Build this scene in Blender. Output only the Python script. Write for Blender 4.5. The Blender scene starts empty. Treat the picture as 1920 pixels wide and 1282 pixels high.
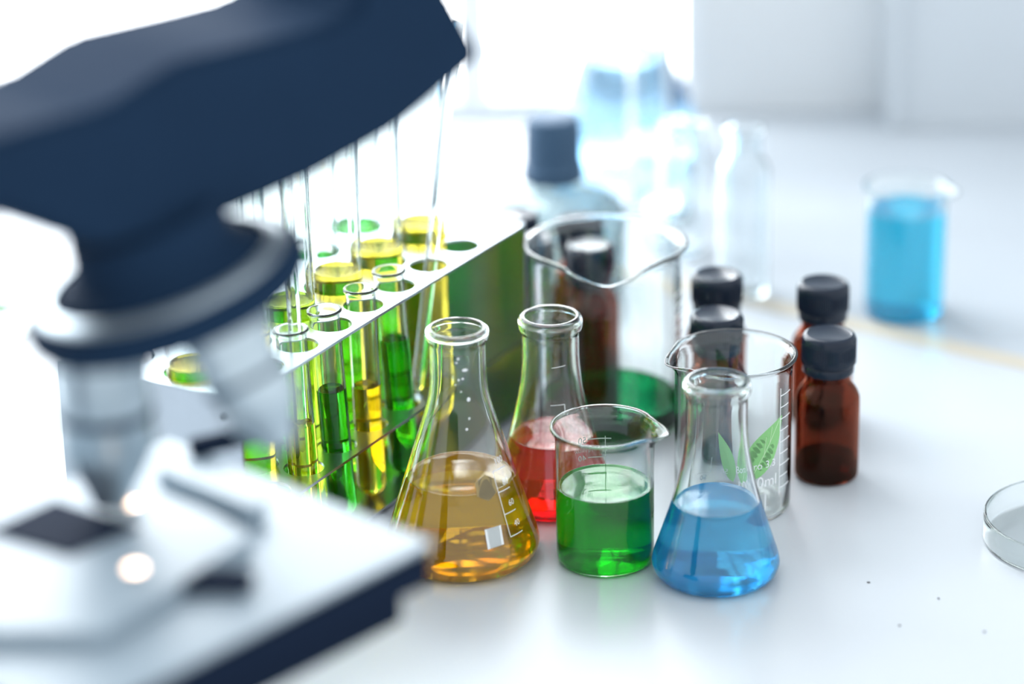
import bpy, bmesh, math, random
from math import sin, cos, pi, radians, sqrt, atan2
from mathutils import Vector, Matrix

# ---------------------------------------------------------------- camera, world, exposure
scene = bpy.context.scene
C = scene.collection
cam_data = bpy.data.cameras.new('camera')
cam = bpy.data.objects.new('camera', cam_data)
C.objects.link(cam)
cam.location = (0.0, 0.0, 0.517)
cam.rotation_euler = (Matrix.Rotation(radians(90 - 22.0), 4, 'X') @ Matrix.Rotation(radians(-1.2), 4, 'Z')).to_euler()
cam_data.sensor_width = 36.0
cam_data.lens = 100.0
cam_data.clip_start = 0.02
cam_data.dof.use_dof = True
cam_data.dof.focus_distance = 1.16
cam_data.dof.aperture_fstop = 3.0
scene.camera = cam

world = bpy.data.worlds.new('World')
scene.world = world
world.use_nodes = True
bg = world.node_tree.nodes['Background']
bg.inputs['Color'].default_value = (0.90, 0.955, 1.0, 1)
bg.inputs['Strength'].default_value = 1.22
WINDOW_STRENGTH = 8.0

scene.view_settings.view_transform = 'Standard'
scene.view_settings.look = 'None'
scene.view_settings.gamma = 1.0
scene.view_settings.use_curve_mapping = False
scene.view_settings.exposure = 0.22
cy = scene.cycles
cy.max_bounces = 40
cy.transmission_bounces = 36
cy.glossy_bounces = 12
cy.diffuse_bounces = 4
cy.transparent_max_bounces = 24
cy.sample_clamp_indirect = 8.0
cy.blur_glossy = 0.6

MM = 0.001
rnd = random.Random(7)

# ---------------------------------------------------------------- materials
def new_mat(name):
    m = bpy.data.materials.new(name)
    m.use_nodes = True
    return m, m.node_tree, m.node_tree.nodes['Principled BSDF']

def surf(name, col, rough=0.4, metal=0.0, coat=0.0, var=0.0, vscale=30.0, bump=0.0, bscale=200.0, spec=0.5):
    m, nt, b = new_mat(name)
    b.inputs['Base Color'].default_value = (*col, 1)
    b.inputs['Roughness'].default_value = rough
    b.inputs['Metallic'].default_value = metal
    b.inputs['Coat Weight'].default_value = coat
    b.inputs['Specular IOR Level'].default_value = spec
    tc = nt.nodes.new('ShaderNodeTexCoord')
    if var > 0:
        n = nt.nodes.new('ShaderNodeTexNoise')
        n.inputs['Scale'].default_value = vscale
        n.inputs['Detail'].default_value = 4
        nt.links.new(tc.outputs['Object'], n.inputs['Vector'])
        r = nt.nodes.new('ShaderNodeMapRange')
        r.inputs['To Min'].default_value = 1 - var
        r.inputs['To Max'].default_value = 1 + var
        nt.links.new(n.outputs['Fac'], r.inputs['Value'])
        mx = nt.nodes.new('ShaderNodeMix'); mx.data_type = 'RGBA'; mx.blend_type = 'MULTIPLY'
        mx.inputs['Factor'].default_value = 1
        mx.inputs[6].default_value = (*col, 1)
        nt.links.new(r.outputs['Result'], mx.inputs[7])
        nt.links.new(mx.outputs[2], b.inputs['Base Color'])
    if bump > 0:
        n2 = nt.nodes.new('ShaderNodeTexNoise')
        n2.inputs['Scale'].default_value = bscale
        nt.links.new(tc.outputs['Object'], n2.inputs['Vector'])
        bp = nt.nodes.new('ShaderNodeBump')
        bp.inputs['Strength'].default_value = bump
        bp.inputs['Distance'].default_value = 0.0005
        nt.links.new(n2.outputs['Fac'], bp.inputs['Height'])
        nt.links.new(bp.outputs['Normal'], b.inputs['Normal'])
    return m

def glass(name, col, ior=1.47, rough=0.0, milky=0.0, milk_col=None):
    m = bpy.data.materials.new(name)
    m.use_nodes = True
    nt = m.node_tree
    nt.nodes.clear()
    out = nt.nodes.new('ShaderNodeOutputMaterial')
    g = nt.nodes.new('ShaderNodeBsdfGlass')
    g.inputs['Color'].default_value = (*col, 1)
    g.inputs['IOR'].default_value = ior
    g.inputs['Roughness'].default_value = rough
    last = g
    if milky > 0:
        t = nt.nodes.new('ShaderNodeBsdfTranslucent')
        d = nt.nodes.new('ShaderNodeBsdfDiffuse')
        for q in (t, d):
            q.inputs['Color'].default_value = (*(milk_col or col), 1)
        mx = nt.nodes.new('ShaderNodeMixShader'); mx.inputs[0].default_value = 0.3
        nt.links.new(t.outputs[0], mx.inputs[1]); nt.links.new(d.outputs[0], mx.inputs[2])
        m2 = nt.nodes.new('ShaderNodeMixShader'); m2.inputs[0].default_value = milky
        nt.links.new(g.outputs[0], m2.inputs[1]); nt.links.new(mx.outputs[0], m2.inputs[2])
        last = m2
    nt.links.new(last.outputs[0], out.inputs['Surface'])
    return m

def liquid(name, col, clear, rough=0.0):
    m, nt, b = new_mat(name)
    b.inputs['Base Color'].default_value = (*col, 1)
    b.inputs['Roughness'].default_value = rough
    b.inputs['IOR'].default_value = 1.33
    b.inputs['Transmission Weight'].default_value = clear
    return m

def emit(name, col, strength):
    m = bpy.data.materials.new(name)
    m.use_nodes = True
    nt = m.node_tree
    nt.nodes.clear()
    out = nt.nodes.new('ShaderNodeOutputMaterial')
    e = nt.nodes.new('ShaderNodeEmission')
    e.inputs['Color'].default_value = (*col, 1)
    e.inputs['Strength'].default_value = strength
    nt.links.new(e.outputs[0], out.inputs['Surface'])
    return m

M = dict(
    bench=surf('bench_laminate', (0.53, 0.565, 0.60), 0.34, var=0.03, vscale=14),
    counter=surf('counter_laminate', (0.46, 0.50, 0.54), 0.28, var=0.05, vscale=9),
    strip=surf('beige_edge_strip', (0.56, 0.51, 0.42), 0.4, var=0.05, vscale=40),
    wall=surf('white_wall', (0.74, 0.765, 0.785), 0.6, var=0.04, vscale=5),
    wall_grey=surf('grey_wall', (0.62, 0.665, 0.705), 0.6, var=0.05, vscale=5),
    frame=surf('window_frame_paint', (0.80, 0.83, 0.86), 0.4),
    pane=emit('daylight_window', (0.93, 0.97, 1.0), WINDOW_STRENGTH),
    glass=glass('clear_glass', (0.985, 0.997, 0.993)),
    glass_far=glass('clear_glass_far', (0.97, 0.985, 0.99)),
    amber=glass('amber_glass', (0.62, 0.37, 0.285), 1.5),
    amber_liq=glass('amber_bottle_liquid', (0.40, 0.20, 0.16), 1.33),
    yellow=liquid('yellow_liquid', (1.0, 0.57, 0.015), 0.74),
    red=liquid('red_liquid', (0.98, 0.035, 0.05), 0.78),
    green=liquid('green_liquid', (0.004, 0.56, 0.014), 0.80),
    blue=liquid('blue_liquid', (0.07, 0.60, 1.0), 0.70),
    sky=liquid('sky_blue_liquid', (0.06, 0.70, 1.0), 0.74),
    paleblue=glass('pale_blue_liquid', (0.72, 0.88, 0.98), 1.33),
    darkgreen=glass('dark_green_liquid', (0.02, 0.42, 0.16), 1.33),
    tube_yellow=glass('tube_yellow_liquid', (0.90, 0.79, 0.24), 1.33),
    tube_lime=glass('tube_lime_liquid', (0.62, 0.73, 0.18), 1.33),
    tube_green=glass('tube_green_liquid', (0.20, 0.64, 0.19), 1.33),
    greyglass=glass('grey_glass', (0.72, 0.77, 0.78), 1.5),
    cap=surf('black_cap_plastic', (0.008, 0.016, 0.032), 0.2, spec=0.3),
    grey_cap=surf('slate_cap_plastic', (0.05, 0.10, 0.17), 0.5, spec=0.2),
    alu=surf('brushed_aluminium', (0.44, 0.49, 0.54), 0.30, metal=1.0, var=0.06, vscale=60),
    scope=surf('navy_scope_paint', (0.011, 0.028, 0.060), 0.75, var=0.15, vscale=20, spec=0.04),
    scope_black=surf('black_scope_paint', (0.007, 0.015, 0.035), 0.7, spec=0.05),
    stage=surf('pale_stage_plate', (0.32, 0.395, 0.455), 0.4, var=0.04, vscale=25),
    chrome=surf('satin_chrome', (0.46, 0.54, 0.59), 0.3, metal=0.75),
    lens=glass('objective_lens_glass', (0.7, 0.95, 0.92), 1.5),
    highlight=emit('warm_highlight_glow', (1.0, 0.70, 0.50), 8.0),  # emission that imitates warm blurred highlights on the stage
    print_white=surf('white_print', (0.88, 0.90, 0.90), 0.6),
    print_grey=surf('grey_print', (0.36, 0.27, 0.12), 0.8),
    print_leaf=surf('leaf_green_print', (0.27, 0.60, 0.22), 0.6, var=0.15, vscale=90),
    print_vein=surf('pale_vein_print', (0.55, 0.80, 0.46), 0.6),
    leaf=surf('green_leaf', (0.03, 0.30, 0.07), 0.5, var=0.2, vscale=60),
    crumb=surf('dark_crumb', (0.15, 0.15, 0.16), 0.8),
    drop=glass('water_drop', (1, 1, 1), 1.33),
)

# ---------------------------------------------------------------- object helpers
def link(name, mesh, parent=None, mat=None):
    o = bpy.data.objects.new(name, mesh)
    C.objects.link(o)
    if parent is not None:
        o.parent = parent
    if mat is not None and mesh is not None and len(mesh.materials) == 0:
        mesh.materials.append(mat)
    return o

def tag(o, label, cat=None, group=None, kind=None):
    if label: o['label'] = label
    if cat: o['category'] = cat
    if group: o['group'] = group
    if kind: o['kind'] = kind
    return o

def empty(name, loc, label, cat, group=None, rz=0.0):
    o = bpy.data.objects.new(name, None)
    o.empty_display_size = 0.01
    C.objects.link(o)
    o.location = loc
    o.rotation_euler = (0, 0, rz)
    return tag(o, label, cat, group)

def copy_tree(o, parent=None):
    c = o.copy(); C.objects.link(c); c.parent = parent
    for ch in list(o.children):
        copy_tree(ch, c)
    return c

def bm_mesh(bm, name, smooth=None):
    me = bpy.data.meshes.new(name)
    if smooth is not None:
        bm.normal_update()
        for f in bm.faces: f.smooth = True
        for e in bm.edges:
            if len(e.link_faces) == 2:
                e.smooth = e.calc_face_angle(0) < radians(smooth)
    bm.to_mesh(me); bm.free()
    return me

def cr(pts, n=6):
    """Catmull-Rom through profile points."""
    out = []
    P = [pts[0]] + list(pts) + [pts[-1]]
    for i in range(1, len(P) - 2):
        for k in range(n):
            t = k / n
            out.append(tuple(0.5 * (2*P[i][a] + (P[i+1][a]-P[i-1][a])*t + (2*P[i-1][a]-5*P[i][a]+4*P[i+1][a]-P[i+2][a])*t*t
                                    + (3*P[i][a]-P[i-1][a]-3*P[i+1][a]+P[i+2][a])*t**3) for a in (0, 1)))
    out.append(tuple(pts[-1]))
    return out

def lathe(prof, name, seg=64, smooth=45, deform=None):
    """prof: (r, z) in mm, from the axis up the outside and back to the axis."""
    bm = bmesh.new()
    rings = []
    for r, z in prof:
        if r < 1e-6:
            rings.append([bm.verts.new((0, 0, z*MM))])
        else:
            ring = []
            for j in range(seg):
                a = 2*pi*j/seg
                rr, zz = (r, z) if deform is None else deform(r, z, a)
                ring.append(bm.verts.new((rr*cos(a)*MM, rr*sin(a)*MM, zz*MM)))
            rings.append(ring)
    for i in range(len(rings)-1):
        A, B = rings[i], rings[i+1]
        for j in range(seg):
            k = (j+1) % seg
            if len(A) == 1 and len(B) == 1: continue
            if len(A) == 1: bm.faces.new((A[0], B[k], B[j]))
            elif len(B) == 1: bm.faces.new((A[j], A[k], B[0]))
            else: bm.faces.new((A[j], A[k], B[k], B[j]))
    return bm_mesh(bm, name, smooth)

def r_at(prof, z):
    """outer radius at height z for an upward profile."""
    best = prof[0][0]
    for (r0, z0), (r1, z1) in zip(prof, prof[1:]):
        if z1 > z0 and z0 <= z <= z1:
            return r0 + (r1-r0)*(z-z0)/(z1-z0)
        best = r1
    return best

def box_mesh(name, x0, x1, y0, y1, z0, z1, bev=0.0):
    bm = bmesh.new()
    bmesh.ops.create_cube(bm, size=1)
    for v in bm.verts:
        v.co = Vector(((x0+x1)/2 + v.co.x*(x1-x0), (y0+y1)/2 + v.co.y*(y1-y0), (z0+z1)/2 + v.co.z*(z1-z0)))
    if bev > 0:
        bmesh.ops.bevel(bm, geom=list(bm.edges), offset=bev, segments=2, affect='EDGES')
        return bm_mesh(bm, name, 50)
    return bm_mesh(bm, name)

def prism(name, pts, z0, z1, bev=0.0, seg=2):
    """polygon (x, y) in metres pushed up from z0 to z1."""
    bm = bmesh.new()
    lo = [bm.verts.new((x, y, z0)) for x, y in pts]
    hi = [bm.verts.new((x, y, z1)) for x, y in pts]
    bm.faces.new(hi); bm.faces.new(lo[::-1])
    n = len(pts)
    for i in range(n):
        j = (i+1) % n
        bm.faces.new((lo[i], lo[j], hi[j], hi[i]))
    bmesh.ops.recalc_face_normals(bm, faces=list(bm.faces))
    if bev > 0:
        bmesh.ops.bevel(bm, geom=list(bm.edges), offset=bev, segments=seg, affect='EDGES')
        return bm_mesh(bm, name, 50)
    return bm_mesh(bm, name)

def rod_mesh(name, p0, p1, r, seg=20, round_end=True):
    """round bar with soft ends between two points (metres)."""
    p0, p1 = Vector(p0), Vector(p1)
    L = (p1-p0).length / MM
    rm = r
    prof = [(0, 0), (rm*0.6, 0.12*rm), (rm*0.9, 0.45*rm), (rm, rm), (rm, L-rm*0.5), (rm*0.9, L-0.2*rm), (rm*0.75, L), (0, L)]
    me = lathe(prof, name, seg, 40)
    q = Vector((0, 0, 1)).rotation_difference((p1-p0).normalized())
    me.transform(Matrix.Translation(p0) @ q.to_matrix().to_4x4())
    return me

# ---------------------------------------------------------------- prints wrapped on round glass
def text_verts(body, size):
    cu = bpy.data.curves.new('txt', 'FONT')
    cu.body = body; cu.size = size; cu.resolution_u = 3
    cu.align_x = 'CENTER'; cu.align_y = 'CENTER'
    o = bpy.data.objects.new('txt', cu); C.objects.link(o)
    dg = bpy.context.evaluated_depsgraph_get()
    me = bpy.data.meshes.new_from_object(o.evaluated_get(dg))
    v = [(p.co.x, p.co.y) for p in me.vertices]
    f = [tuple(p.vertices) for p in me.polygons]
    bpy.data.objects.remove(o); bpy.data.curves.remove(cu); bpy.data.meshes.remove(me)
    return v, f

def strip_verts(u0, v0, u1, v1, w, n=10):
    L = sqrt((u1-u0)**2 + (v1-v0)**2)
    nx, ny = -(v1-v0)/L*w/2, (u1-u0)/L*w/2
    V, Fc = [], []
    for k in range(n+1):
        t = k/n
        x, y = u0+(u1-u0)*t, v0+(v1-v0)*t
        V += [(x+nx, y+ny), (x-nx, y-ny)]
        if k: Fc.append((2*k-2, 2*k-1, 2*k+1, 2*k))
    return V, Fc

def leaf_verts(cx, cy_, ang, L, W, n=14, bend=0.0):
    V, Fc = [], []
    for k in range(n+1):
        t = k/n
        w = W*0.5*(sin(pi*t**0.75)**0.9 if 0 < t < 1 else 0.0) + 0.02
        x, y = L*(t-0.5), bend*sin(pi*t)
        for s in (-1, 0, 1):
            px, py = x, y + s*w
            V.append((cx + px*cos(ang)-py*sin(ang), cy_ + px*sin(ang)+py*cos(ang)))
        if k:
            a, b = 3*(k-1), 3*k
            Fc += [(a, b, b+1, a+1), (a+1, b+1, b+2, a+2)]
    return V, Fc

def poly_verts(pts):
    return list(pts), [tuple(range(len(pts)))]

def wrap_print(name, pieces, prof, ang, parent, mat, off=0.09, label=None):
    """pieces: flat (u, v) shapes in mm; u runs along the circumference (seen from outside), v is the height."""
    V, Fc = [], []
    for pv, pf in pieces:
        b = len(V)
        for u, v in pv:
            r = r_at(prof, v) + off
            rm = r_at(prof, v)
            a = ang + u/max(rm, 1)
            V.append((r*cos(a)*MM, r*sin(a)*MM, v*MM))
        Fc += [tuple(i+b for i in f) for f in pf]
    me = bpy.data.meshes.new(name)
    me.from_pydata(V, [], Fc)
    o = link(name, me, parent, mat)
    if label: o['label'] = label
    return o

def shift(piece, du, dv):
    return [(u+du, v+dv) for u, v in piece[0]], piece[1]

# ---------------------------------------------------------------- setting
e_dir = Vector((cos(radians(-36.5)), sin(radians(-36.5)), 0))
e_nor = Vector((-e_dir.y, e_dir.x, 0))
E0 = Vector((0.1909, 1.2735, 0))
def edge_pt(x, d=0.0):
    p = E0 + e_nor*d
    return (x, p.y + (x-p.x)*e_dir.y/e_dir.x)

def edge_x(y, d=0.0):
    p = E0 + e_nor*d
    return (p.x + (y-p.y)*e_dir.x/e_dir.y, y)

BX0, BX1 = -0.75, 0.60
WY = 1.64
bench = empty('lab_bench', (0, 0, 0), 'glossy white laboratory bench top carrying the flasks and beakers', 'bench')
link('bench_top', prism('bench_top', [(BX0, 0.30), (BX1, 0.30), edge_pt(BX1, -0.005), edge_x(WY, -0.005), (BX0, WY)], -0.03, 0.0), bench, M['bench'])
tag(link('edge_strip', prism('edge_strip', [edge_x(WY, -0.005), edge_pt(BX1, -0.005), edge_pt(BX1, 0.009), edge_x(WY, 0.009)], -0.03, 0.0004), bench, M['strip']), 'beige edge strip')
ctr = empty('window_counter', (0, 0, 0), 'pale grey counter behind the beige bench edge, under the bright window', 'counter')
link('counter_top', prism('counter_top', [edge_x(WY, 0.009), edge_pt(BX1, 0.009), (BX1, WY)], -0.03, 0.0), ctr, M['counter'])

# back wall with a bright window on the left, white wall, then a grey pier
def struct(o): o['kind'] = 'structure'; return o
struct(link('floor', box_mesh('floor', -1.6, 1.6, -0.8, 1.9, -0.80, -0.76), None, M['wall_grey']))
struct(link('wall_back', box_mesh('wall_back', 0.115, 0.228, WY, WY+0.10, -0.03, 1.3), None, M['wall']))
struct(link('wall_right', prism('wall_right', [(0.228, WY-0.035), (1.1, WY-0.035), (1.1, WY+0.10), (0.228, WY+0.10)], -0.03, 1.3), None, M['wall_grey']))
struct(link('trim_1', box_mesh('trim_1', 0.223, 0.2315, WY-0.043, WY-0.0352, -0.0, 1.3, 0.002), None, M['wall_grey']))
win = struct(link('window_1', None))
win.empty_display_size = 0.01
link('window_sill', box_mesh('window_sill', -1.1, 0.115, WY, WY+0.10, -0.03, 0.012), win, M['frame'])
for k, (a, b) in enumerate(((-1.1, -0.49), (-0.47, -0.03), (-0.01, 0.106))):
    link('window_pane', box_mesh('window_pane', a, b, WY+0.03, WY+0.034, 0.012, 1.3), win, M['pane'])
for a, b in ((-0.49, -0.47), (-0.03, -0.01), (0.106, 0.115)):
    link('window_mullion', box_mesh('window_mullion', a, b, WY+0.005, WY+0.06, 0.012, 1.3), win, M['frame'])

# ---------------------------------------------------------------- glassware builders
def vessel_mesh(outer, wall, floor, name, seg=72, deform=None):
    """outer: profile from the axis up to the rim top, mm. returns mesh, inner radius function."""
    top_r, top_z = outer[-1]
    inner = []
    for r, z in reversed(outer[:-1]):
        if z > floor + 0.2 and r > wall + 1:
            w = wall
            inner.append((min(r - w, top_r - 0.55) if z > top_z - 2.5 else r - w, z))
    # soften inner floor corner
    rb = inner[-1][0]
    inner = [p for p in inner if p[1] > floor + 1.5]
    rb = inner[-1][0]
    inner += [(rb - 0.6, floor + 0.7), (rb - 2.0, floor + 0.1), (0, floor)]
    return lathe(list(outer) + inner, name, seg, 60, deform), inner

def liquid_mesh(inner, floor, level, name, seg=72, over=0.35, men=0.7):
    up = list(reversed(inner))            # axis -> up
    prof = [(0, floor-0.15)]
    for r, z in up[1:]:
        if z < level - 1.2:
            prof.append((r+over, z - (0.15 if z < floor + 1 else 0)))
    rl = r_at([p for p in up if p[1] > floor-0.01], level)
    prof += [(rl+over, level-1.0), (rl+over, level+men*0.8), (rl-0.15, level+men*0.8), (rl-0.7, level+men*0.25), (rl-1.8, level), (rl*0.5, level-0.02), (0, level-0.02)]
    return lathe(prof, name, seg, 60)

def erl_profile(ctrl, rim):
    return cr(ctrl, 5)[:-1] + cr(rim, 4)

FL100 = [(0, 0.7), (20, 0.3), (26, 0.4), (29.6, 2.2), (31.4, 6.0), (31.0, 10.0), (29.0, 16.5), (26.0, 26.0), (22.9, 36.0), (19.8, 46.0), (16.8, 55.5), (14.0, 64.5), (12.3, 71.0), (11.55, 77), (11.4, 84), (11.4, 93.5)]
RIM100 = [(11.4, 93.5), (11.7, 94.6), (12.5, 96.0), (12.8, 97.8), (12.3, 99.4), (11.3, 100.0)]
FL50 = [(0, 0.6), (16, 0.3), (21.0, 0.4), (24.0, 2.0), (25.6, 5.6), (25.3, 9.0), (23.6, 14.5), (20.4, 24.5), (17.6, 33.5), (15.3, 43.0), (13.5, 52.0), (12.4, 60.0), (11.95, 67.0), (11.9, 76.5)]
RIM50 = [(11.9, 76.5), (12.2, 77.8), (13.2, 79.6), (13.5, 82.0), (13.0, 84.2), (11.9, 85.0)]

def flask(name, loc, label, kind, level, liq, liq_label, rz=0.0):
    prof = erl_profile(FL100, RIM100) if kind == 100 else erl_profile(FL50, RIM50)
    t = empty(name, loc, label, 'flask', None, rz)
    me, inner = vessel_mesh(prof, 1.35, 1.8, 'flask_glass')
    g = link('glass_body', me, t, M['glass'])
    l = link('liquid', liquid_mesh(inner, 1.8, level, 'flask_liquid'), t, M[liq])
    l['label'] = liq_label
    return t, g, prof

def beaker_profile(R, H, lip):
    return [(0, 0.5), (R-5, 0.2), (R-2.8, 0.25), (R-1.2, 0.9), (R-0.3, 2.2), (R, 4.2), (R, H*0.35), (R, H*0.7), (R, H-7), (R+0.15, H-5.2), (R+0.6, H-3.4), (R+lip*0.6, H-1.9), (R+lip*0.95, H-1.2), (R+lip, H-0.7), (R+lip*0.95, H-0.2), (R+lip*0.75, H)]

def spout(H, a0, out, drop, half, zone):
    def d(r, z, a):
        da = (a - a0 + pi) % (2*pi) - pi
        k = max(0.0, 1 - abs(da)/half)
        k = k*k*(3-2*k)
        # sharper tip than a plain bump
        k = 0.40*k + 0.60*max(0.0, 1 - abs(da)/(half*0.66))**1.05
        h = max(0.0, (z - (H - zone))/zone)
        h = h*h
        pinch = 0.35*out*h*(max(0.0, 1-abs(abs(da)-half*1.05)/(half*0.6)))*0.35
        return r + out*k*h - pinch, z - drop*k*h
    return d

def beaker(name, loc, label, R, H, lip, sp, level=None, liq=None, liq_label=None, wall=1.2, gm='glass', seg=96):
    prof = beaker_profile(R, H, lip)
    t = empty(name, loc, label, 'beaker')
    me, inner = vessel_mesh(prof, wall, 1.7, 'beaker_glass', seg, sp)
    g = link('glass_body', me, t, M[gm])
    if liq:
        l = link('liquid', liquid_mesh(inner, 1.7, level, 'beaker_liquid', seg), t, M[liq])
        l['label'] = liq_label
    return t, g, prof

# ---------------------------------------------------------------- flasks and beakers
yf, yg, yprof = flask('erlenmeyer_flask', (-0.0218, 1.0490, 0), 'large conical glass flask half full of golden yellow liquid, beside the microscope stage', 100, 36.0, 'yellow', 'golden yellow liquid')
ANG = radians(-38)
pcs = [shift(text_verts('100', 3.4), 0.0, 47.3), shift(text_verts('80', 3.4), 0.6, 38.4), shift(text_verts('60', 3.4), 0.9, 29.8), shift(text_verts('40', 3.4), 1.0, 21.5),
       strip_verts(-4.5, 44.0, -4.5, 17.5, 0.32, 14), strip_verts(-4.5, 44.0, 3.0, 44.0, 0.35), strip_verts(-4.5, 35.5, 2.5, 35.5, 0.35), strip_verts(-4.5, 26.5, 2.5, 26.5, 0.35), strip_verts(-4.5, 17.5, 3.0, 17.5, 0.35)]
wrap_print('volume_scale', pcs, yprof, ANG, yg, M['print_white'], label='white volume scale print')
wrap_print('write_on_patch', [poly_verts([(-3.7, 15.2), (3.7, 15.7), (3.7, 23.3), (-3.7, 23.0)])], yprof, radians(-62), yg, M['print_white'], label='white square print')
hexa = [(5.2*cos(radians(30+60*k)), 38.6 + 5.2*sin(radians(30+60*k))) for k in range(6)]
wrap_print('hexagon_mark', [poly_verts(hexa)], yprof, radians(-62), yg, M['print_grey'], label='brownish hexagonal mark')

rf, rg, rprof = flask('erlenmeyer_flask', (0.0160, 1.0985, 0), 'conical glass flask with bright red liquid, behind the green beaker', 50, 31.0, 'red', 'bright red liquid')
wrap_print('volume_scale', [strip_verts(-3, 50, 3, 50, 0.3), strip_verts(3, 50, 3, 46, 0.3), strip_verts(-2, 66, 4, 66.5, 0.3)], rprof, radians(-80), rg, M['print_white'])

bf, bgl, bprof = flask('erlenmeyer_flask', (0.0800, 1.0262, 0), 'conical glass flask of clear blue liquid at the front right of the group', 50, 32.5, 'blue', 'bright blue liquid')
pcs = [shift(text_verts('50', 3.2), 0, 35.5), strip_verts(-3, 38, 3, 38, 0.25), strip_verts(-3, 38, -3, 45, 0.25), shift(text_verts('50', 3.4), -9, 38.5)]
wrap_print('volume_scale', pcs, bprof, radians(105), bgl, M['print_white'])

gb, gg, gprof = beaker('beaker', (0.0362, 1.0418, 0), 'small spouted beaker of bright green liquid between the yellow and blue flasks', 19.9, 59.5, 2.0,
                       spout(59.5, radians(-16), 5.5, 1.6, radians(38), 10), 33.5, 'green', 'bright green liquid')
gpos = radians(97)
pcs = [shift(text_verts('50', 4.0), 6.5, 44.8), shift(text_verts('40', 4.2), 6.8, 37.5), shift(text_verts('APPROX', 2.2), 6.0, 41.3),
       strip_verts(-6, 45.0, 4.0, 45.0, 0.45), strip_verts(-4, 37.7, 4.0, 37.7, 0.45), strip_verts(-3.5, 46, -3.5, 24, 0.3, 10),
       shift(text_verts('30', 4.0), 6.8, 30.2)]
wrap_print('volume_scale', pcs, gprof, gpos, gg, M['print_white'], label='white volume scale print')
# fine bubbles resting on the beaker floor
bm = bmesh.new()
for k in range(150):
    a = radians(rnd.uniform(-150, -20)) if k < 70 else radians(rnd.uniform(-75, -15))
    rr = 19.2 - abs(rnd.gauss(0, 1.1)) if k > 40 else rnd.uniform(8, 18.5)
    z = rnd.uniform(2.2, 4.0) if rr < 17 else 2.2 + abs(rnd.gauss(0, 3.6))
    rr = min(rr, 18.1 if z > 4 else 16.2)
    mtx = Matrix.Translation((rr*cos(a)*MM, rr*sin(a)*MM, z*MM))
    bmesh.ops.create_icosphere(bm, subdivisions=1, radius=rnd.uniform(0.15, 0.42)*MM, matrix=mtx)
bub = link('bubbles', bm_mesh(bm, 'bubbles', 180), gb, M['drop'])
tag(bub, 'tiny bubbles at the bottom of the green liquid', kind='stuff')

cb, cg, cprof = beaker('beaker', (0.0918, 1.0905, 0), 'empty beaker printed with two green leaves, behind the blue flask', 24.4, 70.0, 2.1,
                       spout(70.0, radians(196), 4.0, 1.5, radians(34), 11))
wrap_print('leaf_print', [leaf_verts(8.5, 35.0, radians(56), 31.0, 13.5, bend=0.8)], cprof, radians(-80), cg, M['print_leaf'], label='large green leaf print')
wrap_print('leaf_vein', [strip_verts(0.2, 21.0, 15.0, 46.0, 0.35), strip_verts(7, 31.5, 8.2, 40.5, 0.25), strip_verts(10, 37.5, 11.2, 44.5, 0.25)], cprof, radians(-80), cg, M['print_vein'], off=0.13)
wrap_print('leaf_print', [leaf_verts(-8.4, 33.5, radians(109), 23.0, 7.0, bend=-0.9)], cprof, radians(-80), cg, M['print_leaf'], label='small green leaf print')
wrap_print('lettering', [shift(text_verts('Boro 3.3', 4.6), 5.2, 28.0), shift(text_verts('100ml', 7.0), 5.6, 20.2)], cprof, radians(-80), cg, M['print_white'], off=0.17, label='white lettering on the leaf print')
wrap_print('write_on_patch', [poly_verts([(1.5, 2.5+5), (8.6, 2.5+5), (8.6, 10.0+5), (1.5, 10.0+5)])], cprof, radians(-80), cg, M['print_white'])
lad = [strip_verts(-4.0, 12, -4.0, 60, 0.4, 24)]
for k in range(9):
    lad.append(strip_verts(-4.0, 15+5.2*k, 2.6 if k % 2 else 4.2, 15+5.2*k, 0.45))
wrap_print('volume_scale', lad, cprof, radians(-33), cg, M['print_white'], label='white volume scale print')

bb_, bbg, bbprof = beaker('beaker', (0.0422, 1.1862, 0), 'large empty-looking beaker with its spout facing forward and a little dark green liquid', 34.0, 85.0, 2.7,
                          spout(85.0, radians(-91), 9.5, 4.6, radians(44), 15), 10.5, 'darkgreen', 'dark green liquid in the bottom', wall=1.5)
lad = [strip_verts(-4, 40, -4, 66, 0.5, 12)]
for k in range(5):
    lad.append(strip_verts(-4, 42+5.5*k, 5, 42+5.5*k, 0.7))
wrap_print('volume_scale', lad, bbprof, radians(-20), bbg, M['print_white'])

sb, sbg, sbprof = beaker('beaker', (0.1938, 1.3085, 0), 'sky blue liquid in a beaker standing on the counter behind the bottles', 19.5, 66.0, 2.0,
                         spout(66.0, radians(-25), 5.0, 1.0, radians(36), 10), 54.0, 'sky', 'sky blue liquid', seg=64)

# drops clinging inside the yellow flask's neck
bm = bmesh.new()
for (aa, z, w, h) in ((-88, 91, .55, .55), (-92, 89.3, .6, .35), (-75, 86, 1.3, .7), (-88, 82, .45, .5), (-80, 82.4, .5, .5), (-70, 73.5, .8, 1.0), (-72, 66, .4, .6), (-78, 62, .6, .6), (-95, 80, .35, .35), (-84, 77, .3, .4)):
    r = r_at(yprof, z) + 0.05
    a = radians(aa)
    mtx = Matrix.Translation((r*cos(a)*MM, r*sin(a)*MM, z*MM)) @ Matrix.Rotation(a, 4, 'Z') @ Matrix.Diagonal((0.25, w, h, 1))
    bmesh.ops.create_icosphere(bm, subdivisions=2, radius=1*MM, matrix=mtx)
dr = link('splash_marks', bm_mesh(bm, 'splash_marks', 180), yf, M['print_white'])
tag(dr, 'pale splash marks on the neck', kind='stuff')

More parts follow.
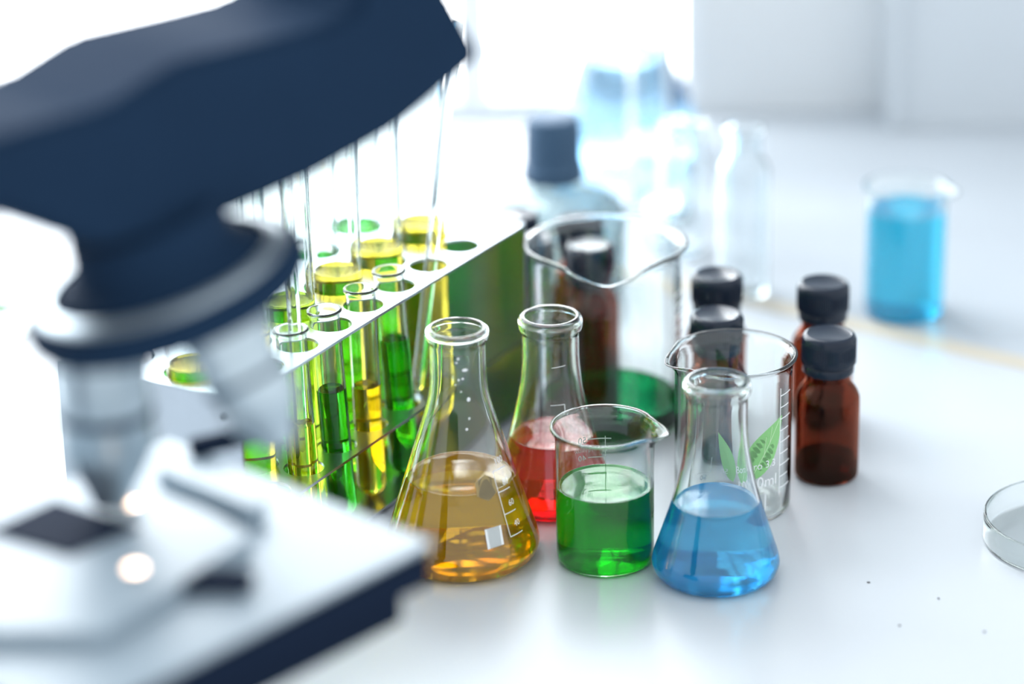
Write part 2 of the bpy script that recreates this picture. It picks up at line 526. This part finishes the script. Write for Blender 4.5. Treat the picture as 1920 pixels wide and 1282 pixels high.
# ---------------------------------------------------------------- amber bottles
def build_bottle():
    t = empty('amber_bottle', (0, 0, 0), 'x', 'bottle', 'small amber glass bottles with black caps')
    outer = cr([(0, 0.8), (9.5, 0.5), (11.6, 0.2), (13.1, 1.2), (13.7, 3.4), (13.7, 14), (13.7, 26), (13.7, 35.5), (13.2, 38.7), (11.9, 41.3), (10.2, 43.6), (9.5, 45.2), (9.3, 47.2), (9.3, 54), (9.3, 60.0)], 4)
    me, inner = vessel_mesh(outer, 1.3, 2.2, 'bottle_glass', 56)
    link('glass_body', me, t, M['amber'])
    link('liquid', liquid_mesh(inner, 2.2, 9.5, 'bottle_liquid', 48), t, M['amber_liq'])
    def ridges(r, z, a):
        return (r + (0.16 if (int(round(a/(2*pi)*144)) % 2) else -0.12), z) if (r > 11.2 and 53.2 < z < 64.2) else (r, z)
    cp = [(9.45, 48.8), (10.7, 48.8), (10.9, 49.2), (10.9, 52.0), (10.6, 52.5), (11.3, 53.0), (11.55, 53.6), (11.55, 57), (11.55, 61), (11.5, 63.8), (11.1, 65.2), (10.3, 66.0), (9.6, 66.2), (9.0, 65.9), (0, 65.9), (0, 61), (9.45, 61), (9.45, 48.8)]
    cap = link('cap', lathe(cp, 'bottle_cap', 144, 35, ridges), t, M['cap'])
    return t
proto = build_bottle()
bottles = [
    ((0.1346, 1.1185, 0), 'amber bottle standing farthest right, its whole body in view', 20),
    ((0.1388, 1.1795, 0), 'amber bottle right behind the one farthest right', 75),
    ((0.0888, 1.1440, 0), 'amber bottle seen through the leaf-printed beaker', 130),
    ((0.0925, 1.1925, 0), 'amber bottle behind the one seen through the leaf-printed beaker', 170),
    ((0.0368, 1.2358, 0), 'amber bottle seen upright through the right half of the large spouted beaker', 10),
    ((0.0328, 1.2700, 0), 'amber bottle deepest behind the large spouted beaker', 60),
    ((0.0078, 1.2440, 0), 'amber bottle behind the left rim of the large spouted beaker', 100),
    ((0.0025, 1.2800, 0), 'amber bottle at the far end of the rack, in front of the slate-capped jar', 210),
]
for i, (loc, lab, rz) in enumerate(bottles):
    o = proto if i == 0 else copy_tree(proto)
    o.location = loc; o.rotation_euler = (0, 0, radians(rz)); o['label'] = lab

# ---------------------------------------------------------------- test tube rack
TH = radians(60.2)
RD = Vector((cos(TH), sin(TH), 0)); RW = Vector((-sin(TH), cos(TH), 0))
RC = Vector((-0.1041, 1.0032, 0))
RL, RWID, RH = 0.2225, 0.088, 0.090
SH = 0.036
rack = empty('test_tube_rack', RC, 'perforated aluminium test tube rack full of yellow and green tubes', 'rack', None, TH)
def rk(s, w, h=0.0):
    return RC + RD*s + RW*w + Vector((0, 0, h))
small_s = [0.008, 0.0325, 0.057, 0.082, 0.1065, 0.132, 0.159, 0.186]
large_s = [0.0155, 0.050, 0.085, 0.120, 0.154, 0.189]
SW, LW, BW = 0.0118, 0.0335, 0.0665
def plate(name, z, th, holes):
    cu = bpy.data.curves.new(name, 'CURVE')
    cu.dimensions = '2D'; cu.fill_mode = 'BOTH'; cu.extrude = th/2
    def spl(pts):
        s = cu.splines.new('POLY'); s.points.add(len(pts)-1); s.use_cyclic_u = True
        for p, (x, y) in zip(s.points, pts): p.co = (x, y, 0, 1)
    spl([(0, 0), (RL, 0), (RL, RWID), (0, RWID)])
    for x, y, r in holes:
        spl([(x+r*cos(2*pi*k/40), y+r*sin(2*pi*k/40)) for k in range(40)])
    o = bpy.data.objects.new(name, cu); C.objects.link(o)
    me = bpy.data.meshes.new_from_object(o.evaluated_get(bpy.context.evaluated_depsgraph_get()))
    bpy.data.objects.remove(o); bpy.data.curves.remove(cu)
    me.transform(Matrix.Translation((0, 0, z)))
    me.materials.clear()
    return link(name, me, rack, M['alu'])
holes = [(s, SW, 0.0084) for s in small_s if s > 0.01 and s < RL-0.01] + [(s, LW, 0.0118) for s in large_s] + [(s, BW, 0.0118) for s in large_s]
plate('top_plate', RH-0.0006, 0.0012, holes)
plate('lower_shelf', SH-0.0006, 0.0012, holes)
plate('base_plate', 0.0026, 0.0012, [])
for s0, s1 in ((-0.0014, 0.0), (RL, RL+0.0014)):
    link('end_panel', box_mesh('end_panel', s0, s1, 0, RWID, 0, RH+0.0004, 0.0003), rack, M['alu'])
ep = bmesh.new()
bmesh.ops.create_cone(ep, cap_ends=True, segments=16, radius1=0.0016, radius2=0.0013, depth=0.0012, matrix=Matrix.Translation((-0.002, 0.008, RH-0.008)) @ Matrix.Rotation(-pi/2, 4, 'Y'))
tag(link('rivet', bm_mesh(ep, 'rivet', 40), rack, M['scope_black']), 'small dark rivet on the end panel')

def tube_profile(r, L):
    pr = [(0, 0)] + [(r*sin(radians(a)), r*(1-cos(radians(a)))) for a in (12, 24, 36, 48, 60, 72, 82)] + [(r, r), (r, L*0.3), (r, L*0.6), (r, L-4), (r+0.1, L-2.6), (r+0.9, L-1.3), (r+1.0, L-0.7), (r+0.7, L-0.1), (r+0.1, L)]
    return pr
def tube_inner(r, L, t):
    ri = r - t
    pr = [(r+0.1, L), (r-0.5, L-0.5), (ri, L-2.6), (ri, L*0.6), (ri, L*0.3), (ri, r)] + [(ri*sin(radians(a)), t+ri*(1-cos(radians(a)))) for a in (82, 72, 60, 48, 36, 24, 12)] + [(0, t)]
    return pr
def tube_liq(r, t, lev):
    ri = r - t + 0.3
    return [(0, t-0.2)] + [(ri*sin(radians(a)), t-0.2+ri*(1-cos(radians(a)))) for a in (12, 24, 36, 48, 60, 72, 82)] + [(ri, r), (ri, lev*0.6), (ri, lev-1), (ri, lev+0.7), (ri-0.5, lev+0.7), (ri-1.0, lev+0.2), (ri-2.0, lev), (0, lev)]

def place(o, p0, p1):
    d = (Vector(p1)-Vector(p0)).normalized()
    o.rotation_mode = 'QUATERNION'
    o.rotation_quaternion = Vector((0, 0, 1)).rotation_difference(d)
    o.location = p0

def tube(kind, label, p0, p1, liq=None, lev=0):
    r, L, t = (10.6, 190.0, 1.1) if kind == 'large' else (6.3, 94.0, 0.9)
    o = bpy.data.objects.new('large_test_tube' if kind == 'large' else 'small_test_tube', None)
    o.empty_display_size = 0.01; C.objects.link(o)
    tag(o, label, 'test tube', 'large test tubes in the rack' if kind == 'large' else 'small test tubes in the front row of the rack')
    place(o, p0, p1)
    nm = kind + '_tube_glass'
    me = bpy.data.meshes.get(nm) or lathe(tube_profile(r, L) + tube_inner(r, L, t)[1:], nm, 48, 60)
    link('glass_body', me, o, M['glass'])
    if liq:
        link('liquid', lathe(tube_liq(r, t, lev), 'tube_liquid', 40, 60), o, M[liq])
    return o
ZB = 0.0034
ords = ['first', 'second', 'third', 'fourth', 'fifth', 'sixth', 'seventh']
lev_mid = [0.0925, 0.094, 0.0955, 0.0965, 0.0965, 0.096, 0.094]
cols_mid = ['tube_yellow', 'tube_yellow', 'tube_lime', 'tube_yellow', 'tube_yellow', 'tube_yellow', 'tube_lime']
tilt_mid = [0.0, 0.5, -0.4, 0.3, -0.3, 0.4, 0.2]
for i, s in enumerate(large_s):
    tube('large', '%s large tube of yellow liquid from the end panel, middle row of the rack' % ords[i], rk(s, LW, ZB), rk(s+tilt_mid[i]*0.003, LW-0.001*tilt_mid[i], 0.19), cols_mid[i], lev_mid[i]*1000-3)
for i, s in enumerate(large_s):
    if i in (0,): continue
    tube('large', '%s large tube of green liquid from the end panel, back row of the rack' % ords[i], rk(s, BW, ZB), rk(s+0.001*(i % 3-1), BW+0.0006, 0.19), 'tube_green' if i % 3 else 'tube_lime', 78+4*(i % 3))
small = [  # hole index, lean along s, lean along w, liquid, level
    (2, -0.0012, 0.0022, 'tube_yellow', 52, 'small tube holding a glass stirring rod, nearest small tube in the front row'),
    (3, -0.0024, 0.0018, 'tube_green', 58, 'second small tube in the front row, green at the bottom, next to the stirring rod'),
    (4, 0.0006, 0.0016, 'tube_yellow', 50, 'third small tube in the front row, with yellow liquid'),
    (5, -0.0016, 0.0022, 'tube_green', 62, 'fourth and farthest small tube in the front row, with green liquid'),
]
for i, ds, dw, liq, lev, lab in small:
    s = small_s[i]
    tube('small', lab, rk(s-ds*0.4, SW-dw*0.4, ZB), rk(s+ds, SW+dw, 0.098), liq, lev)

# glass stirring rods
def rod(label, p0, p1, r):
    L = (Vector(p1)-Vector(p0)).length
    o = link('stirring_rod', rod_mesh('stirring_rod', (0, 0, 0), (0, 0, L), r), None, M['glass'])
    place(o, p0, p1)
    return tag(o, label, 'glass rod', 'glass stirring rods')
s = small_s[2]
rod('upright clear glass rod standing in the nearest small test tube', rk(s-0.0005, SW-0.0005, ZB+0.0045), rk(s-0.0025, SW+0.0005, 0.205), 2.7)
rod('slanting clear glass rod with a bare top beside the microscope head', rk(0.1445, 0.0105, SH+0.0012), rk(0.2013, 0.0198, 0.1866), 2.7)

# ---------------------------------------------------------------- things on the counter and beyond
def lathe_thing(name, loc, label, cat, parts, group=None):
    t = empty(name, loc, label, cat, group)
    for pn, prof, mat in parts:
        link(pn, lathe(prof, name + '_' + pn, 56, 50), t, M[mat])
    return t

# squat grey reagent jar with slate cap
jar_out = cr([(0, 0.8), (30, 0.3), (35, 1.5), (37, 5), (37, 20), (37, 34), (35.5, 41), (30, 47), (21, 52), (14.5, 55), (13, 58), (13, 62), (13, 68)], 4)
me, inner = vessel_mesh(jar_out, 2.0, 3.0, 'jar_glass', 64)
jar = empty('reagent_jar', (0.0225, 1.3555, 0), 'grey glass reagent jar with a tall slate blue screw cap', 'jar')
link('glass_body', me, jar, M['greyglass'])
def jar_ridge(r, z, a): return (r + (0.22 if int(round(a/(2*pi)*96)) % 2 else 0), z) if r > 13 and 66 < z < 88 else (r, z)
link('cap', lathe([(13.2, 58), (15.2, 58), (15.4, 59), (15.4, 64), (14.4, 65), (14.0, 67), (13.6, 78), (13.2, 86), (12.6, 89), (11, 90), (0, 90), (0, 70), (13.2, 70), (13.2, 58)], 'jar_cap', 96, 40, jar_ridge), jar, M['grey_cap'])

# clear vials on the counter
def vial(loc, label, r, H, neck):
    out = cr([(0, 0.6), (r-4, 0.3), (r-1, 1.2), (r, 4), (r, H*0.3), (r, H*0.55), (r, H*0.72), (r*0.9, H*0.78), (neck+0.6, H*0.83), (neck, H*0.87), (neck, H*0.96)], 4) + [(neck+1.6, H*0.97), (neck+1.8, H*0.985), (neck+1.4, H), (neck+0.2, H)]
    me, inner = vessel_mesh(out, 1.4, 2.0, 'vial_glass', 56)
    t = empty('glass_vial', loc, label, 'bottle', 'clear glass bottles on the counter')
    link('glass_body', me, t, M['glass_far'])
    return t
vial((0.1170, 1.3400, 0), 'clear shouldered glass bottle behind the amber pair, left of the sky blue beaker', 13.0, 88.0, 8.5)
vial((0.0905, 1.4050, 0), 'clear wide-mouthed glass bottle between the slate-capped jar and the clear shouldered bottle', 12.5, 70.0, 10.5)

cyl_out = [(0, 0.5), (24, 0.3), (25, 1.5), (24, 4), (13, 7), (12.2, 9), (12.2, 60), (12.2, 120), (12.2, 200), (13.2, 203), (13.4, 204), (12.6, 205)]
me, inner = vessel_mesh(cyl_out, 1.4, 9.0, 'cylinder_glass', 48)
cyl = empty('measuring_cylinder', (0.0770, 1.4650, 0), 'tall clear measuring cylinder rising out of the top of the picture', 'cylinder')
link('glass_body', me, cyl, M['glass_far'])

out = cr([(0, 0.8), (36, 0.3), (42, 2), (45, 7), (43.5, 13), (36, 34), (27, 60), (19, 84), (16, 96), (15.5, 110), (15.5, 124)], 4) + [(16.5, 125), (18, 126.5), (17.6, 128), (16, 128.3)]
me, inner = vessel_mesh(out, 1.8, 2.5, 'round_flask_glass', 64)
pf = empty('erlenmeyer_flask', (0.0680, 1.5650, 0), 'big conical flask of pale blue liquid in front of the bright window', 'flask')
link('glass_body', me, pf, M['glass_far'])
link('liquid', liquid_mesh(inner, 2.5, 62, 'pale_liquid', 64), pf, M['paleblue'])

# petri dishes
def petri(loc, label, r=38.0, H=12.0):
    out = [(0, 0.3), (r-1.5, 0.2), (r-0.3, 0.7), (r, 1.6), (r, H*0.6), (r, H-0.8), (r-0.3, H-0.1), (r-0.7, H)]
    me, inner = vessel_mesh(out, 0.8, 0.8, 'petri_glass', 80)
    t = empty('petri_dish', loc, label, 'dish')
    link('glass_body', me, t, M['glass'])
    return t
petri((0.2295, 1.0490, 0), 'low clear petri dish cut by the right edge of the picture')
petri((-0.2680, 1.3250, 0), 'clear petri dish with a green leaf, at the left edge behind the microscope')
bm = bmesh.new()
V, Fc = leaf_verts(0, 0, radians(20), 44, 17, 12, 2.0)
vs = [bm.verts.new((u*MM, v*MM, (2.0 + 2.0*cos(u/14)+0.012*v*v)*MM)) for u, v in V]
for f in Fc: bm.faces.new([vs[i] for i in f])
bmesh.ops.solidify(bm, geom=list(bm.faces), thickness=0.0004)
lf = link('leaf', bm_mesh(bm, 'leaf', 60), None, M['leaf'])
lf.location = (-0.2640, 1.3230, 0.0)
tag(lf, 'single green leaf lying in the petri dish at the left edge', 'leaf')

# crumbs on the bench
for k, (x, y) in enumerate(((0.1403, 1.0153), (0.1660, 1.0000), (0.1795, 0.9715), (0.1475, 0.978))):
    bm = bmesh.new()
    bmesh.ops.create_icosphere(bm, subdivisions=1, radius=0.0006)
    for v in bm.verts: v.co = Vector((v.co.x*rnd.uniform(.6, 1.6), v.co.y*rnd.uniform(.6, 1.3), v.co.z*0.5))
    c = link('crumb', bm_mesh(bm, 'crumb'), None, M['crumb'])
    c.location = (x, y, 0.0003)
    tag(c, ('dark crumb on the bench nearest the blue flask', 'dark crumb on the bench toward the petri dish', 'dark crumb lowest and farthest right on the bench', 'dark crumb lowest of those near the blue flask')[k], 'crumb', 'crumbs on the white bench')

# ---------------------------------------------------------------- microscope
AX = Vector((-0.1298, 0.8211, 0))
HA = radians(46.0)
scope = empty('microscope', AX, 'navy microscope with chrome objectives and pale stage, large in the left foreground', 'microscope', None, HA)
# local frame: +x along the head (away to the right), +y to the left/back, z up; origin under the optical axis
SZ = 0.125
RM = Matrix.Rotation(-HA, 3, 'Z')
def loc2(x, y):                      # world xy -> local xy
    v = RM @ (Vector((x, y, 0)) - AX)
    return (v.x, v.y)

# profile of the head in the local x-z plane, pushed across y
def head_prism(name, prof, y0, y1, bev, mat, parent=scope, seg=3):
    bm = bmesh.new()
    a = [bm.verts.new((x, y0, z)) for x, z in prof]
    b = [bm.verts.new((x, y1, z)) for x, z in prof]
    bm.faces.new(a); bm.faces.new(b[::-1])
    n = len(prof)
    for i in range(n):
        bm.faces.new((a[i], b[i], b[(i+1) % n], a[(i+1) % n]))
    bmesh.ops.recalc_face_normals(bm, faces=list(bm.faces))
    if bev: bmesh.ops.bevel(bm, geom=list(bm.edges), offset=bev, segments=seg, affect='EDGES', clamp_overlap=True)
    return link(name, bm_mesh(bm, name, 35), parent, M[mat])
HEADPROF = [(0.1490, 0.2515), (0.1300, 0.2830), (0.122, 0.3000), (0.102, 0.3060), (0.093, 0.2800), (0.080, 0.2770), (0.0562, 0.2775), (0.0189, 0.2790),
            (-0.0076, 0.2715), (-0.030, 0.2720), (-0.085, 0.2720), (-0.115, 0.2640), (-0.128, 0.2420), (-0.128, 0.200), (-0.082, 0.200), (-0.074, 0.228),
            (-0.050, 0.2500), (-0.0320, 0.2388), (-0.0171, 0.2296), (0.0071, 0.2262), (0.0347, 0.2258), (0.0730, 0.2290), (0.1112, 0.2364)]
head_prism('head', HEADPROF, -0.027, 0.027, 0.0028, 'scope')
# inclined eyepiece tubes on top of the head
for yy in (-0.013, 0.013):
    me = lathe([(0, 0), (11.5, 0), (11.5, 45), (11, 46), (13.5, 47), (13.5, 66), (12, 70), (9, 71), (0, 70.2)], 'eyepiece', 36, 40)
    me.transform(Matrix.Translation((0.110, yy, 0.296)) @ Matrix.Rotation(radians(40), 4, 'Y'))
    link('eyepiece', me, scope, M['scope_black'])
head_prism('arm', [(-0.082, 0.2000), (-0.128, 0.2000), (-0.135, 0.120), (-0.130, 0.030), (-0.072, 0.030), (-0.090, 0.120)], -0.020, 0.020, 0.005, 'scope')
head_prism('base', [(0.075, 0.0), (-0.140, 0.0), (-0.140, 0.030), (-0.060, 0.034), (0.040, 0.022), (0.075, 0.014)], -0.055, 0.055, 0.005, 'scope')
for sy in (-1, 1):
    me = lathe([(0, 0), (17, 0), (19, 2), (19, 14), (17, 16), (0, 16)], 'focus_knob', 40, 40)
    me.transform(Matrix.Translation((-0.105, 0.020*sy, 0.070)) @ Matrix.Rotation(-pi/2*sy, 4, 'X'))
    link('focus_knob', me, scope, M['scope_black'])

# revolving nosepiece, tilted so that the working objective hangs straight down
Tn = Vector((-0.1065, 0.8245, 0.2035))
hd = radians(10); ti = radians(15)
u_ = Vector((cos(hd), sin(hd), 0)); v_ = Vector((-sin(hd), cos(hd), 0))
e_ = u_*cos(ti) + Vector((0, 0, 1))*sin(ti)
N_ = -u_*sin(ti) + Vector((0, 0, 1))*cos(ti)
WL = Matrix.Rotation(-HA, 4, 'Z') @ Matrix.Translation(-AX)      # world -> scope
def frame(o, z, x=None):
    """matrix with local z along z at point o (world), expressed in the scope's frame."""
    z = z.normalized()
    q = Vector((0, 0, 1)).rotation_difference(z)
    return WL @ Matrix.Translation(o) @ q.to_matrix().to_4x4()
me = lathe([(0, -9), (20, -9), (36, -7), (43.5, -4.5), (45.5, -2), (45.5, 2.5), (43.5, 5), (36, 6.5), (0, 6.5)], 'nosepiece', 72, 30)
me.transform(frame(Tn, N_))
nose = link('nosepiece', me, scope, M['scope'])
me = lathe([(30, 6.4), (33, 6.4), (32, 9.0), (26, 11.5), (24, 25.5), (0, 25.5), (0, 11), (30, 6.4)], 'nosepiece_collar', 64, 35)
me.transform(frame(Tn, N_))
link('nosepiece_collar', me, nose, M['scope'])
me = lathe([(35.5, 6.2), (40.2, 5.4), (40.4, 6.3), (37.5, 8.0), (35.5, 8.2), (35.5, 6.2)], 'nosepiece_ring', 64, 35)
me.transform(frame(Tn, N_))
tag(link('nosepiece_ring', me, nose, M['chrome']), 'pale metal ring')
def objective(ph, length, r):
    p = radians(ph)
    r0 = e_*cos(p) + v_*sin(p)
    root = Tn + r0*0.0245 - N_*0.006
    d = -N_*cos(ti) + r0*sin(ti)
    L = length
    me = lathe([(0, -3), (r*0.82, -3), (r*0.82, 3), (r, 3.4), (r, L*0.26), (r*0.965, L*0.265), (r*0.965, L*0.285), (r, L*0.29), (r, L*0.66), (r*0.93, L*0.70), (r*0.62, L*0.86), (r*0.50, L*0.93), (r*0.42, L), (0, L)], 'objective', 48, 30)
    me.transform(frame(root, d))
    o = link('objective', me, scope, M['chrome'])
    me = lathe([(r*0.97, L*0.42), (r*1.012, L*0.42), (r*1.012, L*0.47), (r*0.97, L*0.47)], 'objective_band', 48, 30)
    me.transform(frame(root, d))
    link('colour_band', me, o, M['scope'])
    me = lathe([(0, L-0.2), (r*0.30, L-0.2), (r*0.27, L+0.5), (r*0.15, L+0.9), (0, L+1.0)], 'front_lens', 24, 60)
    me.transform(frame(root, d))
    link('front_lens', me, o, M['lens'])
    return o
tag(objective(180, 58, 15.2), 'long chrome objective pointing down at the stage')
tag(objective(-60, 44, 13.0), 'chrome objective swung toward the test tubes')
objective(60, 38, 12.0)

# stage: pale top plate on a thick dark block
K = Vector((-0.0256, 0.8045, 0)); e1 = Vector((cos(radians(137.2)), sin(radians(137.2)), 0)); e2 = Vector((cos(radians(228.0)), sin(radians(228.0)), 0))
def st(a, b):
    w = K + e1*a*MM + e2*b*MM
    return loc2(w.x, w.y)
def rel(dx, dy):                     # mm from the stage corner, world directions
    return loc2(K.x + dx*MM, K.y + dy*MM)
stage = link('stage', prism('stage', [st(0.6, 0.6), st(125, 0.6), st(125, 150), st(0.6, 150)], SZ-0.015, SZ-0.0016, 0.0015), scope, M['scope_black'])
link('stage_top_plate', prism('stage_top_plate', [st(0, 0), st(126, 0), st(126, 151), st(0, 151)], SZ-0.0016, SZ, 0.0006), stage, M['stage'])
link('stage_carrier', prism('stage_carrier', [st(8, 6), st(118, 6), st(118, 145), st(8, 145)], SZ-0.029, SZ-0.0152, 0.002), stage, M['scope_black'])
hp = [rel(-95, -66), rel(-56, -4), rel(-70, 14), rel(-92, 34), rel(-165, 34), rel(-165, -62)]
holder = link('slide_holder', prism('slide_holder', hp, SZ+0.0002, SZ+0.0052, 0.001), scope, M['stage'])
tag(link('stage_opening', prism('stage_opening', [rel(-141, 2), rel(-122, 24), rel(-92, 3), rel(-112, -16)], SZ+0.0053, SZ+0.0061, 0.0003), holder, M['scope_black']), 'dark specimen opening')
arc = []
for k in range(9):
    a = radians(20 + 22*k); arc.append((-68 + 15*cos(a), -30 + 8.0*sin(a)))
arc2 = [(-68 + 12*cos(radians(20+22*k)), -37 + 2.2*sin(radians(20+22*k))) for k in range(9)]
tag(link('stage_clip', prism('stage_clip', [rel(*p) for p in arc] + [rel(*p) for p in reversed(arc2)], SZ+0.0002, SZ+0.0042, 0.0006), holder, M['scope_black']), 'dark curved clip')
tag(link('guide_bar', prism('guide_bar', [rel(-84, 71), rel(-50, 88), rel(-48, 84.5), rel(-82, 67)], SZ+0.0002, SZ+0.006, 0.0006), holder, M['scope_black']), 'dark guide bar at the back of the stage')
tag(link('guide_bar', prism('guide_bar', [rel(-92, 44), rel(-58, 12), rel(-53, 17), rel(-87, 50)], SZ+0.0002, SZ+0.007, 0.001), holder, M['stage']), 'pale guide bar')
for (dx, dy, h, r) in ((-90.5, -27.0, 0.0053, 2.8), (-96.5, 17.5, 0.0062, 2.6)):  # glowing discs with rims, added in place of warm specular highlights
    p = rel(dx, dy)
    me = lathe([(0, 0), (r+1, 0), (r+0.9, 0.8), (r, 1.0), (r, 0.9), (0, 0.9)], 'highlight_ring', 24, 40)
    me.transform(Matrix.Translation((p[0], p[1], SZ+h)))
    o = link('highlight_ring', me, holder, M['chrome'])
    me = lathe([(0, 0.92), (r*0.98, 0.92), (r*0.8, 1.4), (r*0.4, 1.7), (0, 1.8)], 'highlight_disc', 24, 60)
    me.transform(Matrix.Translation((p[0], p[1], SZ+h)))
    tag(link('highlight_disc', me, o, M['highlight']), 'small warm highlight, added as a glowing disc')
sup = head_prism('stage_bracket', [(-0.094, 0.100), (-0.094, 0.072), (-0.03, 0.086), (-0.03, 0.097)], -0.016, 0.016, 0.003, 'scope_black')
